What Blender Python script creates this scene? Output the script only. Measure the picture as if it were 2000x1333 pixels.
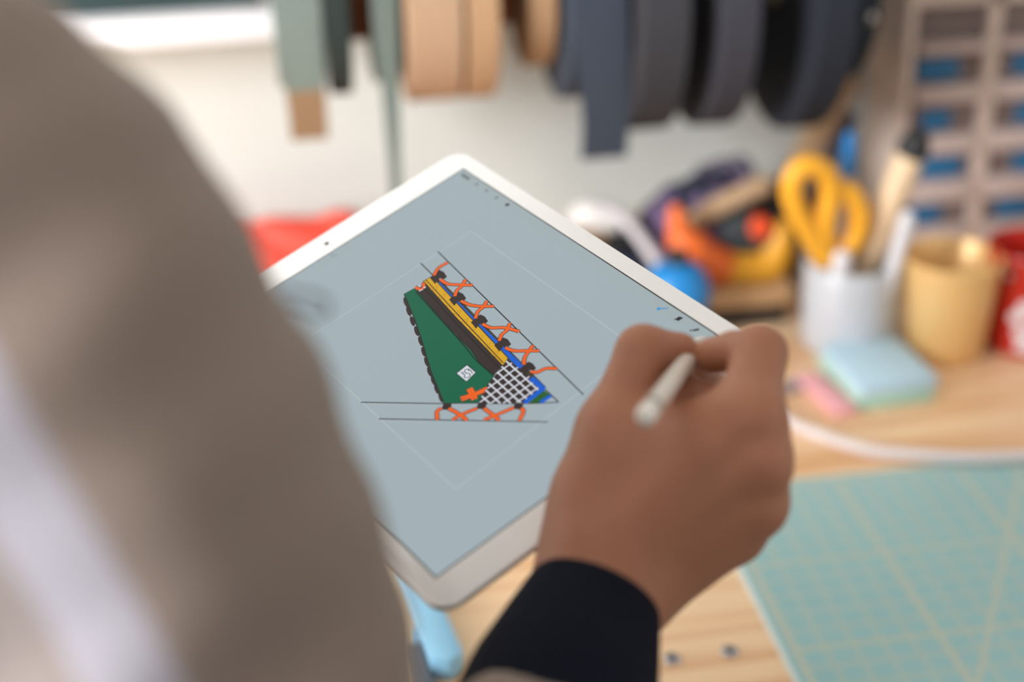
import bpy, bmesh, math, random
import numpy as np
from mathutils import Matrix, Vector

for o in list(bpy.data.objects):
    bpy.data.objects.remove(o)
scene = bpy.context.scene
COL = scene.collection
random.seed(4)

# ------------------------------------------------------------------ camera
F_PX = 3100.0
PITCH, ROLL, YAW = math.radians(25.5), math.radians(1.76), math.radians(7.8)
CAM = np.array([0.0, 0.0, 1.64])
BENCH_Z = 0.90
cp, sp = math.cos(PITCH), math.sin(PITCH)
right = np.array([1, 0, 0.]); fwd = np.array([0, cp, -sp]); down = np.array([0, -sp, -cp])
cr, sr = math.cos(ROLL), math.sin(ROLL)
Rm = np.array([cr*right + sr*down, -sr*right + cr*down, fwd])
cy_, sy_ = math.cos(YAW), math.sin(YAW)
RCW = (Rm @ np.array([[cy_, -sy_, 0], [sy_, cy_, 0], [0, 0, 1.]])).T     # camera (x right, y down, z fwd) -> world


def ray(px, py):
    return RCW @ np.array([(px-1000)/F_PX, (py-666.5)/F_PX, 1.0])


def cam3(px, py, d):
    return np.array([(px-1000)/F_PX*d, (py-666.5)/F_PX*d, d])


def at(px, py, d):
    return CAM + ray(px, py)*d


def on_table(px, py, z=BENCH_Z):
    r = ray(px, py)
    return CAM + r*((z-CAM[2])/r[2])


def onY(px, py, Y):
    r = ray(px, py)
    return CAM + r*(Y/r[1])


cd = bpy.data.cameras.new('camera')
cam = bpy.data.objects.new('camera', cd)
COL.objects.link(cam)
m = np.eye(4)
m[:3, 0] = RCW[:, 0]; m[:3, 1] = -RCW[:, 1]; m[:3, 2] = -RCW[:, 2]; m[:3, 3] = CAM
cam.matrix_world = Matrix(m.tolist())
cd.sensor_width = 36.0
cd.lens = F_PX/2000*36.0
cd.clip_start = 0.02
cd.dof.use_dof = True
cd.dof.focus_distance = 0.885
cd.dof.aperture_fstop = 2.4
scene.camera = cam

# ------------------------------------------------------------------ light
w = bpy.data.worlds.new('world'); scene.world = w
w.use_nodes = True
bg = w.node_tree.nodes['Background']
bg.inputs[0].default_value = (0.97, 0.98, 1.0, 1)
bg.inputs[1].default_value = 0.36


def area(name, loc, target, sx, sy, power, col):
    L = bpy.data.lights.new(name, 'AREA'); L.shape = 'RECTANGLE'; L.size = sx; L.size_y = sy
    L.energy = power; L.color = col
    o = bpy.data.objects.new(name, L); COL.objects.link(o)
    o.location = loc
    o.rotation_euler = (Vector(target)-Vector(loc)).to_track_quat('-Z', 'Z').to_euler()
    return o


area('window_daylight', (-2.28, -0.425, 1.95), (0.5, 1.25, 1.0), 1.35, 1.2, 160, (0.97, 0.98, 1.0))
scene.view_settings.view_transform = 'Standard'
scene.view_settings.look = 'None'
scene.view_settings.exposure = 0.15
scene.view_settings.gamma = 1.0
scene.view_settings.use_curve_mapping = False


# ------------------------------------------------------------------ helpers: materials
def S(r, g, b):
    return tuple(((c/255)/12.92 if c/255 <= 0.04045 else ((c/255+0.055)/1.055)**2.4) for c in (r, g, b))


MATS = {}


def mat(name, rgb, rough=0.6, metal=0.0, var=0.0, scale=20.0, bump=0.0, bscale=200.0, coat=0.0, sheen=0.0,
        sss=0.0, emit=None, estr=1.0, alpha=None, spec=None):
    if name in MATS:
        return MATS[name]
    M = bpy.data.materials.new(name); M.use_nodes = True
    nt = M.node_tree; b = nt.nodes['Principled BSDF']
    col = S(*rgb)
    b.inputs['Base Color'].default_value = (*col, 1)
    b.inputs['Roughness'].default_value = rough
    b.inputs['Metallic'].default_value = metal
    if spec is not None:
        b.inputs['Specular IOR Level'].default_value = spec
    if coat:
        b.inputs['Coat Weight'].default_value = coat; b.inputs['Coat Roughness'].default_value = 0.05
    if sheen:
        b.inputs['Sheen Weight'].default_value = sheen
    if sss:
        b.inputs['Subsurface Weight'].default_value = sss
        b.inputs['Subsurface Radius'].default_value = (0.012, 0.005, 0.003)
        b.inputs['Subsurface Scale'].default_value = 0.6
    if emit:
        b.inputs['Emission Color'].default_value = (*S(*emit), 1); b.inputs['Emission Strength'].default_value = estr
    tc = nt.nodes.new('ShaderNodeTexCoord')
    if var:
        n = nt.nodes.new('ShaderNodeTexNoise'); n.inputs['Scale'].default_value = scale; n.inputs['Detail'].default_value = 5
        mx = nt.nodes.new('ShaderNodeMix'); mx.data_type = 'RGBA'
        mx.inputs[6].default_value = (*[c*(1-var) for c in col], 1)
        mx.inputs[7].default_value = (*[min(1, c*(1+var)) for c in col], 1)
        nt.links.new(tc.outputs['Object'], n.inputs['Vector'])
        nt.links.new(n.outputs['Fac'], mx.inputs[0]); nt.links.new(mx.outputs[2], b.inputs['Base Color'])
    if bump:
        n2 = nt.nodes.new('ShaderNodeTexNoise'); n2.inputs['Scale'].default_value = bscale; n2.inputs['Detail'].default_value = 4
        bp = nt.nodes.new('ShaderNodeBump'); bp.inputs['Strength'].default_value = bump; bp.inputs['Distance'].default_value = 0.002
        nt.links.new(tc.outputs['Object'], n2.inputs['Vector'])
        nt.links.new(n2.outputs['Fac'], bp.inputs['Height']); nt.links.new(bp.outputs[0], b.inputs['Normal'])
    if alpha is not None:
        b.inputs['Alpha'].default_value = alpha
    MATS[name] = M
    return M


def mat_wood(name, light, dark, gscale=(1.6, 30.0, 30.0), rough=0.5):
    M = bpy.data.materials.new(name); M.use_nodes = True
    nt = M.node_tree; b = nt.nodes['Principled BSDF']; b.inputs['Roughness'].default_value = rough
    tc = nt.nodes.new('ShaderNodeTexCoord'); mp = nt.nodes.new('ShaderNodeMapping')
    mp.inputs['Scale'].default_value = gscale
    n = nt.nodes.new('ShaderNodeTexNoise'); n.inputs['Scale'].default_value = 1.0; n.inputs['Detail'].default_value = 6
    n.inputs['Distortion'].default_value = 1.2
    r = nt.nodes.new('ShaderNodeValToRGB')
    r.color_ramp.elements[0].position = 0.33; r.color_ramp.elements[0].color = (*S(*dark), 1)
    r.color_ramp.elements[1].position = 0.56; r.color_ramp.elements[1].color = (*S(*light), 1)
    nt.links.new(tc.outputs['Object'], mp.inputs[0]); nt.links.new(mp.outputs[0], n.inputs['Vector'])
    nt.links.new(n.outputs['Fac'], r.inputs[0]); nt.links.new(r.outputs[0], b.inputs['Base Color'])
    MATS[name] = M
    return M


def mat_pattern(name, cols, scale):
    M = bpy.data.materials.new(name); M.use_nodes = True
    nt = M.node_tree; b = nt.nodes['Principled BSDF']; b.inputs['Roughness'].default_value = 0.85
    tc = nt.nodes.new('ShaderNodeTexCoord'); n = nt.nodes.new('ShaderNodeTexNoise'); n.inputs['Scale'].default_value = scale
    r = nt.nodes.new('ShaderNodeValToRGB'); r.color_ramp.interpolation = 'CONSTANT'
    e = r.color_ramp.elements
    while len(e) < len(cols):
        e.new(0.5)
    for i, (p, c) in enumerate(cols):
        e[i].position = p; e[i].color = (*S(*c), 1)
    nt.links.new(tc.outputs['Object'], n.inputs['Vector'])
    nt.links.new(n.outputs['Fac'], r.inputs[0]); nt.links.new(r.outputs[0], b.inputs['Base Color'])
    MATS[name] = M
    return M


# ------------------------------------------------------------------ helpers: objects
def wm(o):
    mm = o.matrix_basis.copy()
    while o.parent:
        o = o.parent
        mm = o.matrix_basis @ mm
    return mm


def tag(o, label=None, cat=None, group=None, kind=None):
    if label: o['label'] = label
    if cat: o['category'] = cat
    if group: o['group'] = group
    if kind: o['kind'] = kind
    return o


def mk(name, VF, material, parent=None, smooth=True, local=False, origin=None, midx=None):
    V, F = VF
    V = np.asarray(V, float)
    me = bpy.data.meshes.new(name)
    o = bpy.data.objects.new(name, me); COL.objects.link(o)
    if parent is not None:
        o.parent = parent
        if not local:
            inv = np.array(wm(parent).inverted())
            V = V @ inv[:3, :3].T + inv[:3, 3]
    else:
        if origin is None:
            lo, hi = V.min(0), V.max(0)
            origin = np.array([(lo[0]+hi[0])/2, (lo[1]+hi[1])/2, lo[2]])
        o.location = tuple(origin); V = V-np.asarray(origin)
    me.from_pydata(V.tolist(), [], [list(map(int, f)) for f in F])
    ms = material if isinstance(material, (list, tuple)) else [material]
    for x in ms:
        me.materials.append(x)
    if midx is not None:
        me.polygons.foreach_set('material_index', np.asarray(midx, np.int32))
    if smooth:
        me.polygons.foreach_set('use_smooth', [True]*len(me.polygons))
        if smooth != 'all':
            try:
                me.set_sharp_from_angle(angle=math.radians(38))
            except Exception:
                pass
    me.update()
    return o


def empty(name, loc, label, cat, group=None):
    o = bpy.data.objects.new(name, None); COL.objects.link(o)
    o.location = tuple(loc); o.empty_display_size = 0.05
    return tag(o, label, cat, group)


def join(*vfs):
    V, F, n = [], [], 0
    for v, f in vfs:
        v = np.asarray(v, float)
        V.append(v); F += [[i+n for i in q] for q in f]; n += len(v)
    return np.concatenate(V), F


def box(x0, x1, y0, y1, z0, z1, bev=0.0, seg=2, rotz=0.0):
    bm = bmesh.new()
    bmesh.ops.create_cube(bm, size=1.0)
    c = np.array([(x0+x1)/2, (y0+y1)/2, (z0+z1)/2])
    for v in bm.verts:
        v.co = (v.co.x*(x1-x0), v.co.y*(y1-y0), v.co.z*(z1-z0))
    if bev:
        bmesh.ops.bevel(bm, geom=bm.edges[:], offset=bev, segments=seg, profile=0.5, affect='EDGES')
    bm.verts.index_update()
    V = np.array([v.co[:] for v in bm.verts]); F = [[v.index for v in f.verts] for f in bm.faces]
    bm.free()
    if rotz:
        ca, sa = math.cos(rotz), math.sin(rotz)
        V = V @ np.array([[ca, sa, 0], [-sa, ca, 0], [0, 0, 1]])
    return V+c, F


def prism(outline, axis_dir, bev=0.0):
    """outline: list of 3D points (planar), extruded along axis_dir"""
    P = np.asarray(outline, float); A = np.asarray(axis_dir, float)
    bm = bmesh.new()
    vs = [bm.verts.new(p) for p in P]
    f = bm.faces.new(vs)
    r = bmesh.ops.extrude_face_region(bm, geom=[f])
    for e in r['geom']:
        if isinstance(e, bmesh.types.BMVert):
            e.co += Vector(A)
    if bev:
        bmesh.ops.recalc_face_normals(bm, faces=bm.faces[:])
        bmesh.ops.bevel(bm, geom=bm.edges[:], offset=bev, segments=2, profile=0.5, affect='EDGES', clamp_overlap=True)
    bmesh.ops.recalc_face_normals(bm, faces=bm.faces[:])
    bm.verts.index_update()
    V = np.array([v.co[:] for v in bm.verts]); F = [[v.index for v in q.verts] for q in bm.faces]
    bm.free()
    return V, F


def smooth_path(P, n=8, closed=False):
    P = np.asarray(P, float); out = []
    N = len(P)
    rng = range(N if closed else N-1)
    for i in rng:
        if closed:
            p0, p1, p2, p3 = P[(i-1) % N], P[i], P[(i+1) % N], P[(i+2) % N]
        else:
            p0, p1, p2, p3 = P[max(i-1, 0)], P[i], P[i+1], P[min(i+2, N-1)]
        for k in range(n):
            t = k/n
            out.append(0.5*((2*p1)+(-p0+p2)*t+(2*p0-5*p1+4*p2-p3)*t*t+(-p0+3*p1-3*p2+p3)*t**3))
    if not closed:
        out.append(P[-1])
    return np.array(out)


def tube(P, R, seg=14, closed=False, flat=(1, 1), round_end=True, up=None):
    P = np.asarray(P, float); N = len(P)
    R = np.full(N, R) if np.isscalar(R) else np.interp(np.linspace(0, 1, N), np.linspace(0, 1, len(R)), R)
    T = np.gradient(P, axis=0) if not closed else (np.roll(P, -1, 0)-np.roll(P, 1, 0))
    T /= np.linalg.norm(T, axis=1)[:, None]
    u = np.array(up if up is not None else ([0, 0, 1.] if abs(T[0][2]) < 0.9 else [1., 0, 0]), float)
    rings = []
    a = np.linspace(0, 2*math.pi, seg, endpoint=False)
    n = None
    for i in range(N):
        n = (u if n is None or up is not None else n)
        n = n-T[i]*(n @ T[i]); n /= np.linalg.norm(n)
        b = np.cross(T[i], n)
        rings.append(P[i]+R[i]*(np.cos(a)[:, None]*n*flat[0]+np.sin(a)[:, None]*b*flat[1]))
    if round_end and not closed:
        def cap(c, t, ring, s):
            return [c+t*s*math.sin(q)*np.linalg.norm(ring[0]-c)*0.9+(ring-c)*math.cos(q) for q in (0.6, 1.1, 1.4)]
        rings = [x for x in reversed(cap(P[0], T[0], rings[0], -1))]+rings+cap(P[-1], T[-1], rings[-1], 1)
    V = np.concatenate(rings); K = len(rings); Fc = []
    for i in range(K if closed else K-1):
        j = (i+1) % K
        for s in range(seg):
            s2 = (s+1) % seg
            Fc.append([i*seg+s, i*seg+s2, j*seg+s2, j*seg+s])
    if not closed:
        Fc.append(list(range(seg))[::-1]); Fc.append([(K-1)*seg+s for s in range(seg)])
    return V, Fc


def cyl(a, b, r, r2=None, seg=24, bev=0.0):
    a = np.asarray(a, float); b = np.asarray(b, float); r2 = r if r2 is None else r2
    L = np.linalg.norm(b-a)
    if bev:
        t = bev/L
        P = [a, a+(b-a)*t*0.3, a+(b-a)*t, b-(b-a)*t, b-(b-a)*t*0.3, b]
        R = [r-bev, r-bev*0.3, r, r2, r2-bev*0.3, r2-bev]
        return loft(P, R, seg)
    return loft([a, b], [r, r2], seg)


def loft(P, R, seg=24):
    """straight stack of rings about the axis from P[0] to P[-1]"""
    P = np.asarray(P, float); ax = P[-1]-P[0]; ax /= np.linalg.norm(ax)
    u = np.array([0, 0, 1.]) if abs(ax[2]) < 0.9 else np.array([1., 0, 0])
    n = u-ax*(u @ ax); n /= np.linalg.norm(n); b = np.cross(ax, n)
    a = np.linspace(0, 2*math.pi, seg, endpoint=False)
    V = np.concatenate([p+r*(np.cos(a)[:, None]*n+np.sin(a)[:, None]*b) for p, r in zip(P, R)])
    K = len(P); Fc = []
    for i in range(K-1):
        for s in range(seg):
            s2 = (s+1) % seg
            Fc.append([i*seg+s, i*seg+s2, (i+1)*seg+s2, (i+1)*seg+s])
    Fc.append(list(range(seg))[::-1]); Fc.append([(K-1)*seg+s for s in range(seg)])
    return V, Fc


def lathe(profile, c, seg=40):
    """open profile [(r, z)] about vertical axis through c"""
    a = np.linspace(0, 2*math.pi, seg, endpoint=False); V = []; Fc = []
    for r, z in profile:
        V.append(np.stack([c[0]+r*np.cos(a), c[1]+r*np.sin(a), np.full(seg, c[2]+z)], 1))
    for i in range(len(profile)-1):
        for s in range(seg):
            s2 = (s+1) % seg
            Fc.append([i*seg+s, i*seg+s2, (i+1)*seg+s2, (i+1)*seg+s])
    Fc.append(list(range(seg))[::-1]); Fc.append([(len(profile)-1)*seg+s for s in range(seg)])
    return np.concatenate(V), Fc


# signed distance modelling for bodies and cloth
def seg_d(P, a, b, r1, r2):
    a = np.asarray(a, np.float32); b = np.asarray(b, np.float32); ab = b-a
    t = np.clip(((P-a) @ ab)/max(float(ab @ ab), 1e-9), 0, 1)
    return np.linalg.norm(P-a-t[..., None]*ab, axis=-1)-(r1+(r2-r1)*t)


def smin(a, b, k):
    h = np.maximum(k-np.abs(a-b), 0)/k
    return np.minimum(a, b)-h*h*k*0.25


def nets(prims, h, k, disp=None, lo=None, hi=None, zmin=None):
    """prims: list of (a, b, r1, r2[, k]) -> (V, F) isosurface"""
    A = np.array([p[0] for p in prims]+[p[1] for p in prims]); R = max(max(p[2], p[3]) for p in prims)
    lo = A.min(0)-R-3*h-0.01 if lo is None else np.asarray(lo); hi = A.max(0)+R+3*h+0.01 if hi is None else np.asarray(hi)
    n = np.ceil((hi-lo)/h).astype(int)+1
    ax = [lo[i]+h*np.arange(n[i]) for i in range(3)]
    G = np.stack(np.meshgrid(*ax, indexing='ij'), -1).astype(np.float32)
    D = None
    for p in prims:
        d = seg_d(G, p[0], p[1], p[2], p[3])
        D = d if D is None else smin(D, d, p[4] if len(p) > 4 else k)
    if disp is not None:
        D = D+disp(G)
    if zmin is not None:
        D = np.maximum(D, zmin-G[..., 2])
    D[[0, -1]] = 1; D[:, [0, -1]] = 1; D[:, :, [0, -1]] = 1
    neg = D < 0
    cnt = np.zeros(tuple(n-1), np.float32); acc = np.zeros((*(n-1), 3), np.float32)

    def sl(off):
        return tuple(slice(o, o+n[i]-1) for i, o in enumerate(off))
    corners = [(i, j, q) for i in (0, 1) for j in (0, 1) for q in (0, 1)]
    for c0 in corners:
        for axn in range(3):
            if c0[axn]:
                continue
            c1 = list(c0); c1[axn] = 1
            d0, d1 = D[sl(c0)], D[sl(c1)]
            x = neg[sl(c0)] != neg[sl(c1)]
            t = np.where(x, d0/np.where(x, d0-d1, 1), 0)
            for q in range(3):
                acc[..., q] += np.where(x, (t if q == axn else c0[q]), 0)
            cnt += x
    act = cnt > 0
    idx = -np.ones(act.shape, np.int64); idx[act] = np.arange(act.sum())
    base = np.argwhere(act)
    V = lo+h*(base+acc[act]/cnt[act][:, None])
    Fs = []
    for axn in range(3):
        o1, o2 = [(1, 2), (2, 0), (0, 1)][axn]
        s0 = [slice(1, n[i]-1) for i in range(3)]; s0[axn] = slice(0, n[axn]-1)
        s1 = list(s0); s1[axn] = slice(1, n[axn])
        a0, a1 = neg[tuple(s0)], neg[tuple(s1)]
        for flip in (False, True):
            e = np.argwhere((a0 & ~a1) if not flip else (~a0 & a1))
            if not len(e):
                continue
            e = e+np.array([s.start for s in s0])
            u = np.zeros(3, int); u[o1] = 1
            v = np.zeros(3, int); v[o2] = 1
            q = [e, e-u, e-u-v, e-v]
            q = np.stack([idx[tuple(x.T)] for x in q], 1)
            Fs.append(q if not flip else q[:, ::-1])
    return V, np.concatenate(Fs).tolist()


def relax(VF, it=2, lam=0.5):
    V, F = VF
    V = np.asarray(V, float); Fa = np.asarray(F)
    for _ in range(it):
        s = np.zeros_like(V); c = np.zeros(len(V))
        for i in range(4):
            for j in (1, 3):
                np.add.at(s, Fa[:, i], V[Fa[:, (i+j) % 4]]); np.add.at(c, Fa[:, i], 1)
        V = V+lam*(s/c[:, None]-V)
    return V, F


# ------------------------------------------------------------------ materials
M_wall = mat('wall_paint', (206, 209, 204), 0.9, var=0.02, scale=3)
M_room = mat('room_white', (234, 231, 226), 0.9, var=0.02, scale=3)
M_floor = mat('floor_concrete', (120, 116, 110), 0.8, var=0.1, scale=4)
M_ply = mat_wood('plywood', (250, 216, 176), (224, 170, 120), gscale=(2.2, 26.0, 26.0), rough=0.42)
M_wood = mat_wood('pine', (205, 165, 120), (170, 120, 78), gscale=(6, 30, 30))
M_white = mat('white_lacquer', (238, 238, 242), 0.35)
M_metal = mat('brushed_steel', (190, 190, 192), 0.35, 1.0)
M_dark = mat('dark_plastic', (32, 33, 36), 0.45)
M_black = mat('black_fabric', (26, 27, 31), 0.9, var=0.2, scale=80)

# ------------------------------------------------------------------ the setting
WALL_Y = 1.835
mk('wall_back', box(-2.4, 2.6, WALL_Y, WALL_Y+0.1, 0, 2.7), M_wall, smooth=False)['kind'] = 'structure'
mk('floor', box(-2.4, 2.6, -1.8, WALL_Y+0.1, -0.1, 0), M_floor, smooth=False)['kind'] = 'structure'
wx0, wx1 = -2.4, -2.3
mk('ceiling', box(-2.4, 2.6, -1.8, WALL_Y+0.1, 2.7, 2.8), M_room, smooth=False)['kind'] = 'structure'
mk('wall_right', box(2.5, 2.6, -1.8, WALL_Y, 0, 2.7), M_room, smooth=False)['kind'] = 'structure'
wl = mk('wall_left', join(box(wx0, wx1, -1.8, -1.15, 0, 2.7), box(wx0, wx1, 0.30, WALL_Y, 0, 2.7),
                          box(wx0, wx1, -1.15, 0.30, 0, 1.3), box(wx0, wx1, -1.15, 0.30, 2.6, 2.7)), M_room, smooth=False)
wl['kind'] = 'structure'
wf = mk('window_1', join(box(-2.38, -2.32, -1.15, -1.10, 1.3, 2.6), box(-2.38, -2.32, 0.25, 0.30, 1.3, 2.6),
                         box(-2.38, -2.32, -1.10, 0.25, 1.3, 1.35), box(-2.38, -2.32, -1.10, 0.25, 2.55, 2.6),
                         box(-2.37, -2.33, -0.445, -0.405, 1.35, 2.55)), M_white, smooth=False)
wf['kind'] = 'structure'

# workbench
BX0, BX1, BY0, BY1 = -1.3, 1.5, 0.79, WALL_Y-0.004
wb = empty('workbench', (0.1, 1.3, 0), 'pale orange plywood workbench top carrying the cutting mat and cups', 'workbench')
mk('bench_top', box(BX0, BX1, BY0, BY1, BENCH_Z-0.036, BENCH_Z, 0.003), M_ply, wb)
for lx in (BX0+0.08, BX1-0.08):
    for ly in (BY0+0.08, BY1-0.08):
        mk('leg', box(lx-0.04, lx+0.04, ly-0.04, ly+0.04, 0, BENCH_Z-0.036, 0.004), M_wood, wb)
for (px, py) in ((1312, 1291), (1425, 1276)):
    c = on_table(px, py)
    s = mk('bolt', lathe([(0.0072, -0.004), (0.0072, 0.0018), (0.006, 0.003), (0.0035, 0.003), (0.0034, 0.0006), (0.0, 0.0006)], c, 20),
           mat('bolt_steel', (205, 205, 212), 0.25, 1.0), wb)
    mk('socket', lathe([(0.0034, 0.0007), (0.0034, 0.0012), (0, 0.0012)], c, 16), M_dark, s)

# ------------------------------------------------------------------ tablet
RT = np.array([[0.56991, 0.7863, -0.2386], [0.43453, -0.53484, -0.72466], [-0.69741, 0.30932, -0.64648]])
TT = np.array([-0.03341, 0.00202, 0.87501])
TW = RCW @ RT; TP = CAM + RCW @ TT
tm = np.eye(4); tm[:3, :3] = TW; tm[:3, 3] = TP
tablet = empty('tablet', (0, 0, 0), 'white framed tablet showing a colourful bag panel drawing, held over the bench', 'tablet')
tablet.matrix_world = Matrix(tm.tolist())


def tl(px, py):
    v = cam3(px, py, 1.0); n = RT[:, 2]
    p = RT.T @ (v*((n @ TT)/(n @ v))-TT)
    return p[:2]


def rrect(hx, hy, r, n=10):
    out = []
    for cx, cy, a0 in ((hx-r, hy-r, 0), (-hx+r, hy-r, 90), (-hx+r, -hy+r, 180), (hx-r, -hy+r, 270)):
        for k in range(n+1):
            a = math.radians(a0+90*k/n)
            out.append((cx+r*math.cos(a), cy+r*math.sin(a)))
    return out


def ring_stack(levels, hx, hy, r):
    V, Fc = [], []
    n = None
    for z, ins in levels:
        R_ = rrect(hx-ins, hy-ins, r-ins*0.8); n = len(R_)
        V += [(x, y, z) for x, y in R_]
    for i in range(len(levels)-1):
        for s in range(n):
            s2 = (s+1) % n
            Fc.append([i*n+s2, i*n+s, (i+1)*n+s, (i+1)*n+s2])
    Fc.append(list(range(n))); Fc.append([(len(levels)-1)*n+s for s in range(n)][::-1])
    return np.array(V), Fc


HX, HY, RC = 0.3057/2, 0.2206/2, 0.0125
M_alu = mat('tablet_aluminium', (205, 200, 196), 0.3, 0.9)
M_bez = mat('tablet_white_glass', (247, 247, 249), 0.14, coat=0.3)
mk('back_shell', ring_stack([(-0.0008, 0.0004), (-0.0012, 0), (-0.0028, 0.0), (-0.0045, 0.0012), (-0.0058, 0.0035), (-0.0067, 0.008)], HX, HY, RC), M_alu, tablet, local=True)
glass = mk('front_glass', ring_stack([(0, 0.0008), (-0.0002, 0.0005), (-0.0009, 0.0005)], HX, HY, RC), M_bez, tablet, local=True)
SW, SH = 0.2629/2, 0.1972/2
scr_mat = lambda n, c, e=0.90: mat('screen_'+n, (2, 2, 2), 0.08, emit=c, estr=e, spec=0.16)


def flat(pts, z):
    return np.array([(p[0], p[1], z) for p in pts]), [list(range(len(pts)))]


def orient(vf):
    V, F = vf
    out = []
    for f in F:
        p = V[f]
        a = 0.5*np.sum(p[:, 0]*np.roll(p[:, 1], -1)-np.roll(p[:, 0], -1)*p[:, 1])
        out.append(f if a > 0 else f[::-1])
    return V, out


mk('screen_gasket', orient(flat([(-SW-.0009, -SH-.0009), (SW+.0009, -SH-.0009), (SW+.0009, SH+.0009), (-SW-.0009, SH+.0009)], 0.00004)),
   mat('gasket_black', (22, 22, 26), 0.3), tablet, local=True, smooth=False)
screen = mk('screen', orient(flat([(-SW, -SH), (SW, -SH), (SW, SH), (-SW, SH)], 0.00008)), scr_mat('paper', (160, 174, 180)), tablet, local=True, smooth=False)
# camera hole and home button
c = tl(638, 476)
mk('camera_lens', orient(flat([(c[0]+0.0016*math.cos(a), c[1]+0.0016*math.sin(a)) for a in np.linspace(0, 2*math.pi, 16, endpoint=False)], 0.00005)),
   mat('lens_black', (14, 16, 22), 0.1), tablet, local=True, smooth=False)
bx = (SW+HX)/2
th = np.linspace(0, 2*math.pi, 28, endpoint=False)
Vb = [(bx+r*math.cos(a), r*math.sin(a), 0.00006) for r in (0.0068, 0.0061) for a in th]
mk('home_button', (np.array(Vb), [[i, (i+1) % 28, 28+(i+1) % 28, 28+i] for i in range(28)]), mat('button_ring', (180, 178, 176), 0.3, 0.8), tablet, local=True, smooth=False)

Z0, DZ = 0.00012, 0.00003
CR = lambda x, y: (680+x/3.332, 460+y/3.332)      # close-up of the drawing -> photo pixel


def poly(name, pts, layer, material, crop=True):
    q = [tl(*(CR(*p) if crop else p)) for p in pts]
    return mk(name, orient(flat(q, Z0+layer*DZ)), material, screen, local=True, smooth=False)


def ribbons(paths, w, layer, crop=True, sm=6):
    Vs, Fs = [], []
    n = 0
    for P in paths:
        q = np.array([tl(*(CR(*p) if crop else p)) for p in P])
        if sm and len(q) > 2:
            q = smooth_path(q, sm)
        t = np.gradient(q, axis=0); t /= np.linalg.norm(t, axis=1)[:, None]
        nn = np.stack([-t[:, 1], t[:, 0]], 1)*w/2
        a, b = q+nn, q-nn
        V = np.concatenate([a, b]); V = np.concatenate([V, np.full((len(V), 1), Z0+layer*DZ)], 1)
        k = len(q)
        f = [[n+k+i, n+k+i+1, n+i+1, n+i] for i in range(k-1)]
        Vs.append(V); Fs += f; n += 2*k
    return np.concatenate(Vs), Fs


def stroke(name, paths, w, layer, material, crop=True, sm=6):
    return mk(name, orient(ribbons(paths, w, layer, crop, sm)), material, screen, local=True, smooth=False)


K_ink = scr_mat('ink', (38, 34, 36)); K_green = scr_mat('green', (4, 96, 68)); K_yel = scr_mat('yellow', (214, 164, 30))
K_dark = scr_mat('umber', (50, 40, 40)); K_blue = scr_mat('blue', (10, 92, 205)); K_or = scr_mat('orange', (236, 98, 34))
K_pale = scr_mat('pale', (212, 216, 224)); K_line = scr_mat('frame_line', (178, 190, 194)); K_ui = scr_mat('toolbar', (160, 173, 176))
K_gr2 = scr_mat('leaf', (36, 92, 40)); K_grey = scr_mat('icon_grey', (110, 116, 118)); K_cy = scr_mat('icon_blue', (60, 150, 205))
K_dln = scr_mat('dark_green', (4, 46, 36)); K_yln = scr_mat('ochre', (176, 128, 26))

# toolbar along the long edge, slider at the short edge
poly('toolbar', [(905, 331), (1453, 691), (1418, 699), (903, 352)], 0, K_ui, False)
stroke('canvas_edge', [[(920, 452), (1243, 680)], [(920, 452), (585, 672)], [(585, 672), (890, 957)], [(890, 957), (1243, 680)]], 0.0005, 0, K_line, False, 0)
poly('side_slider', [(612, 524), (688, 476), (696, 482), (622, 530)], 1, K_ui, False)
stroke('slider_knob', [[(647, 499), (654, 496), (658, 500), (651, 504), (647, 499)]], 0.0003, 2, K_grey, False, 0)
stroke('menu_text', [[(902, 341), (917, 351)]], 0.0022, 1, K_grey, False, 0)
for (a, b) in (((928, 360), (934, 361)), ((947, 373), (954, 373)), ((966, 388), (974, 385))):
    stroke('menu_icon', [[a, b]], 0.0016, 1, K_grey, False, 0)
stroke('menu_icon', [[(987, 401), (995, 400)]], 0.0022, 1, K_ink, False, 0)
stroke('brush_icon', [[(1284, 604), (1305, 603)]], 0.0009, 1, K_cy, False, 0)
stroke('brush_icon', [[(1283, 604), (1289, 604)]], 0.0022, 2, K_cy, False, 0)
poly('smudge_icon', [(1315, 625), (1322, 622), (1326, 619), (1331, 620), (1335, 622), (1329, 625), (1325, 628), (1321, 626)], 1, K_ink, False)
poly('eraser_icon', [(1352, 645), (1365, 642), (1366, 646), (1353, 648)], 1, K_ink, False)
poly('eraser_tip_icon', [(1348, 645), (1351, 644), (1350, 648), (1347, 648)], 1, K_ink, False)

# drawing: scalloped zip edge, panel, bands
for i, (x, y) in enumerate([(368, 436), (386, 495), (410, 560), (438, 625), (464, 690), (484, 760), (503, 825), (522, 888), (546, 945), (568, 1002), (596, 1058)]):
    rx, ry = 15, 34
    a0 = math.atan2(70, 24)
    pts = []
    for a in np.linspace(0, 2*math.pi, 18, endpoint=False):
        u, v = ry*math.cos(a), rx*math.sin(a)
        pts.append((x+9+u*math.cos(a0)-v*math.sin(a0), y+u*math.sin(a0)+v*math.cos(a0)))
    poly('zip_scallop', pts, 1, K_dark)
green = [(365, 385), (435, 345), (560, 490), (700, 650), (800, 745), (855, 830), (950, 915), (905, 985), (845, 1095), (625, 1097), (540, 890), (480, 690), (430, 540)]
poly('strap_backing', [(548, 262), (600, 290), (1200, 900), (1290, 990), (1240, 1030), (1100, 900), (1030, 800), (575, 300)], 1, scr_mat('olive', (62, 58, 44)))
poly('green_panel', green, 2, K_green)
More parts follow.
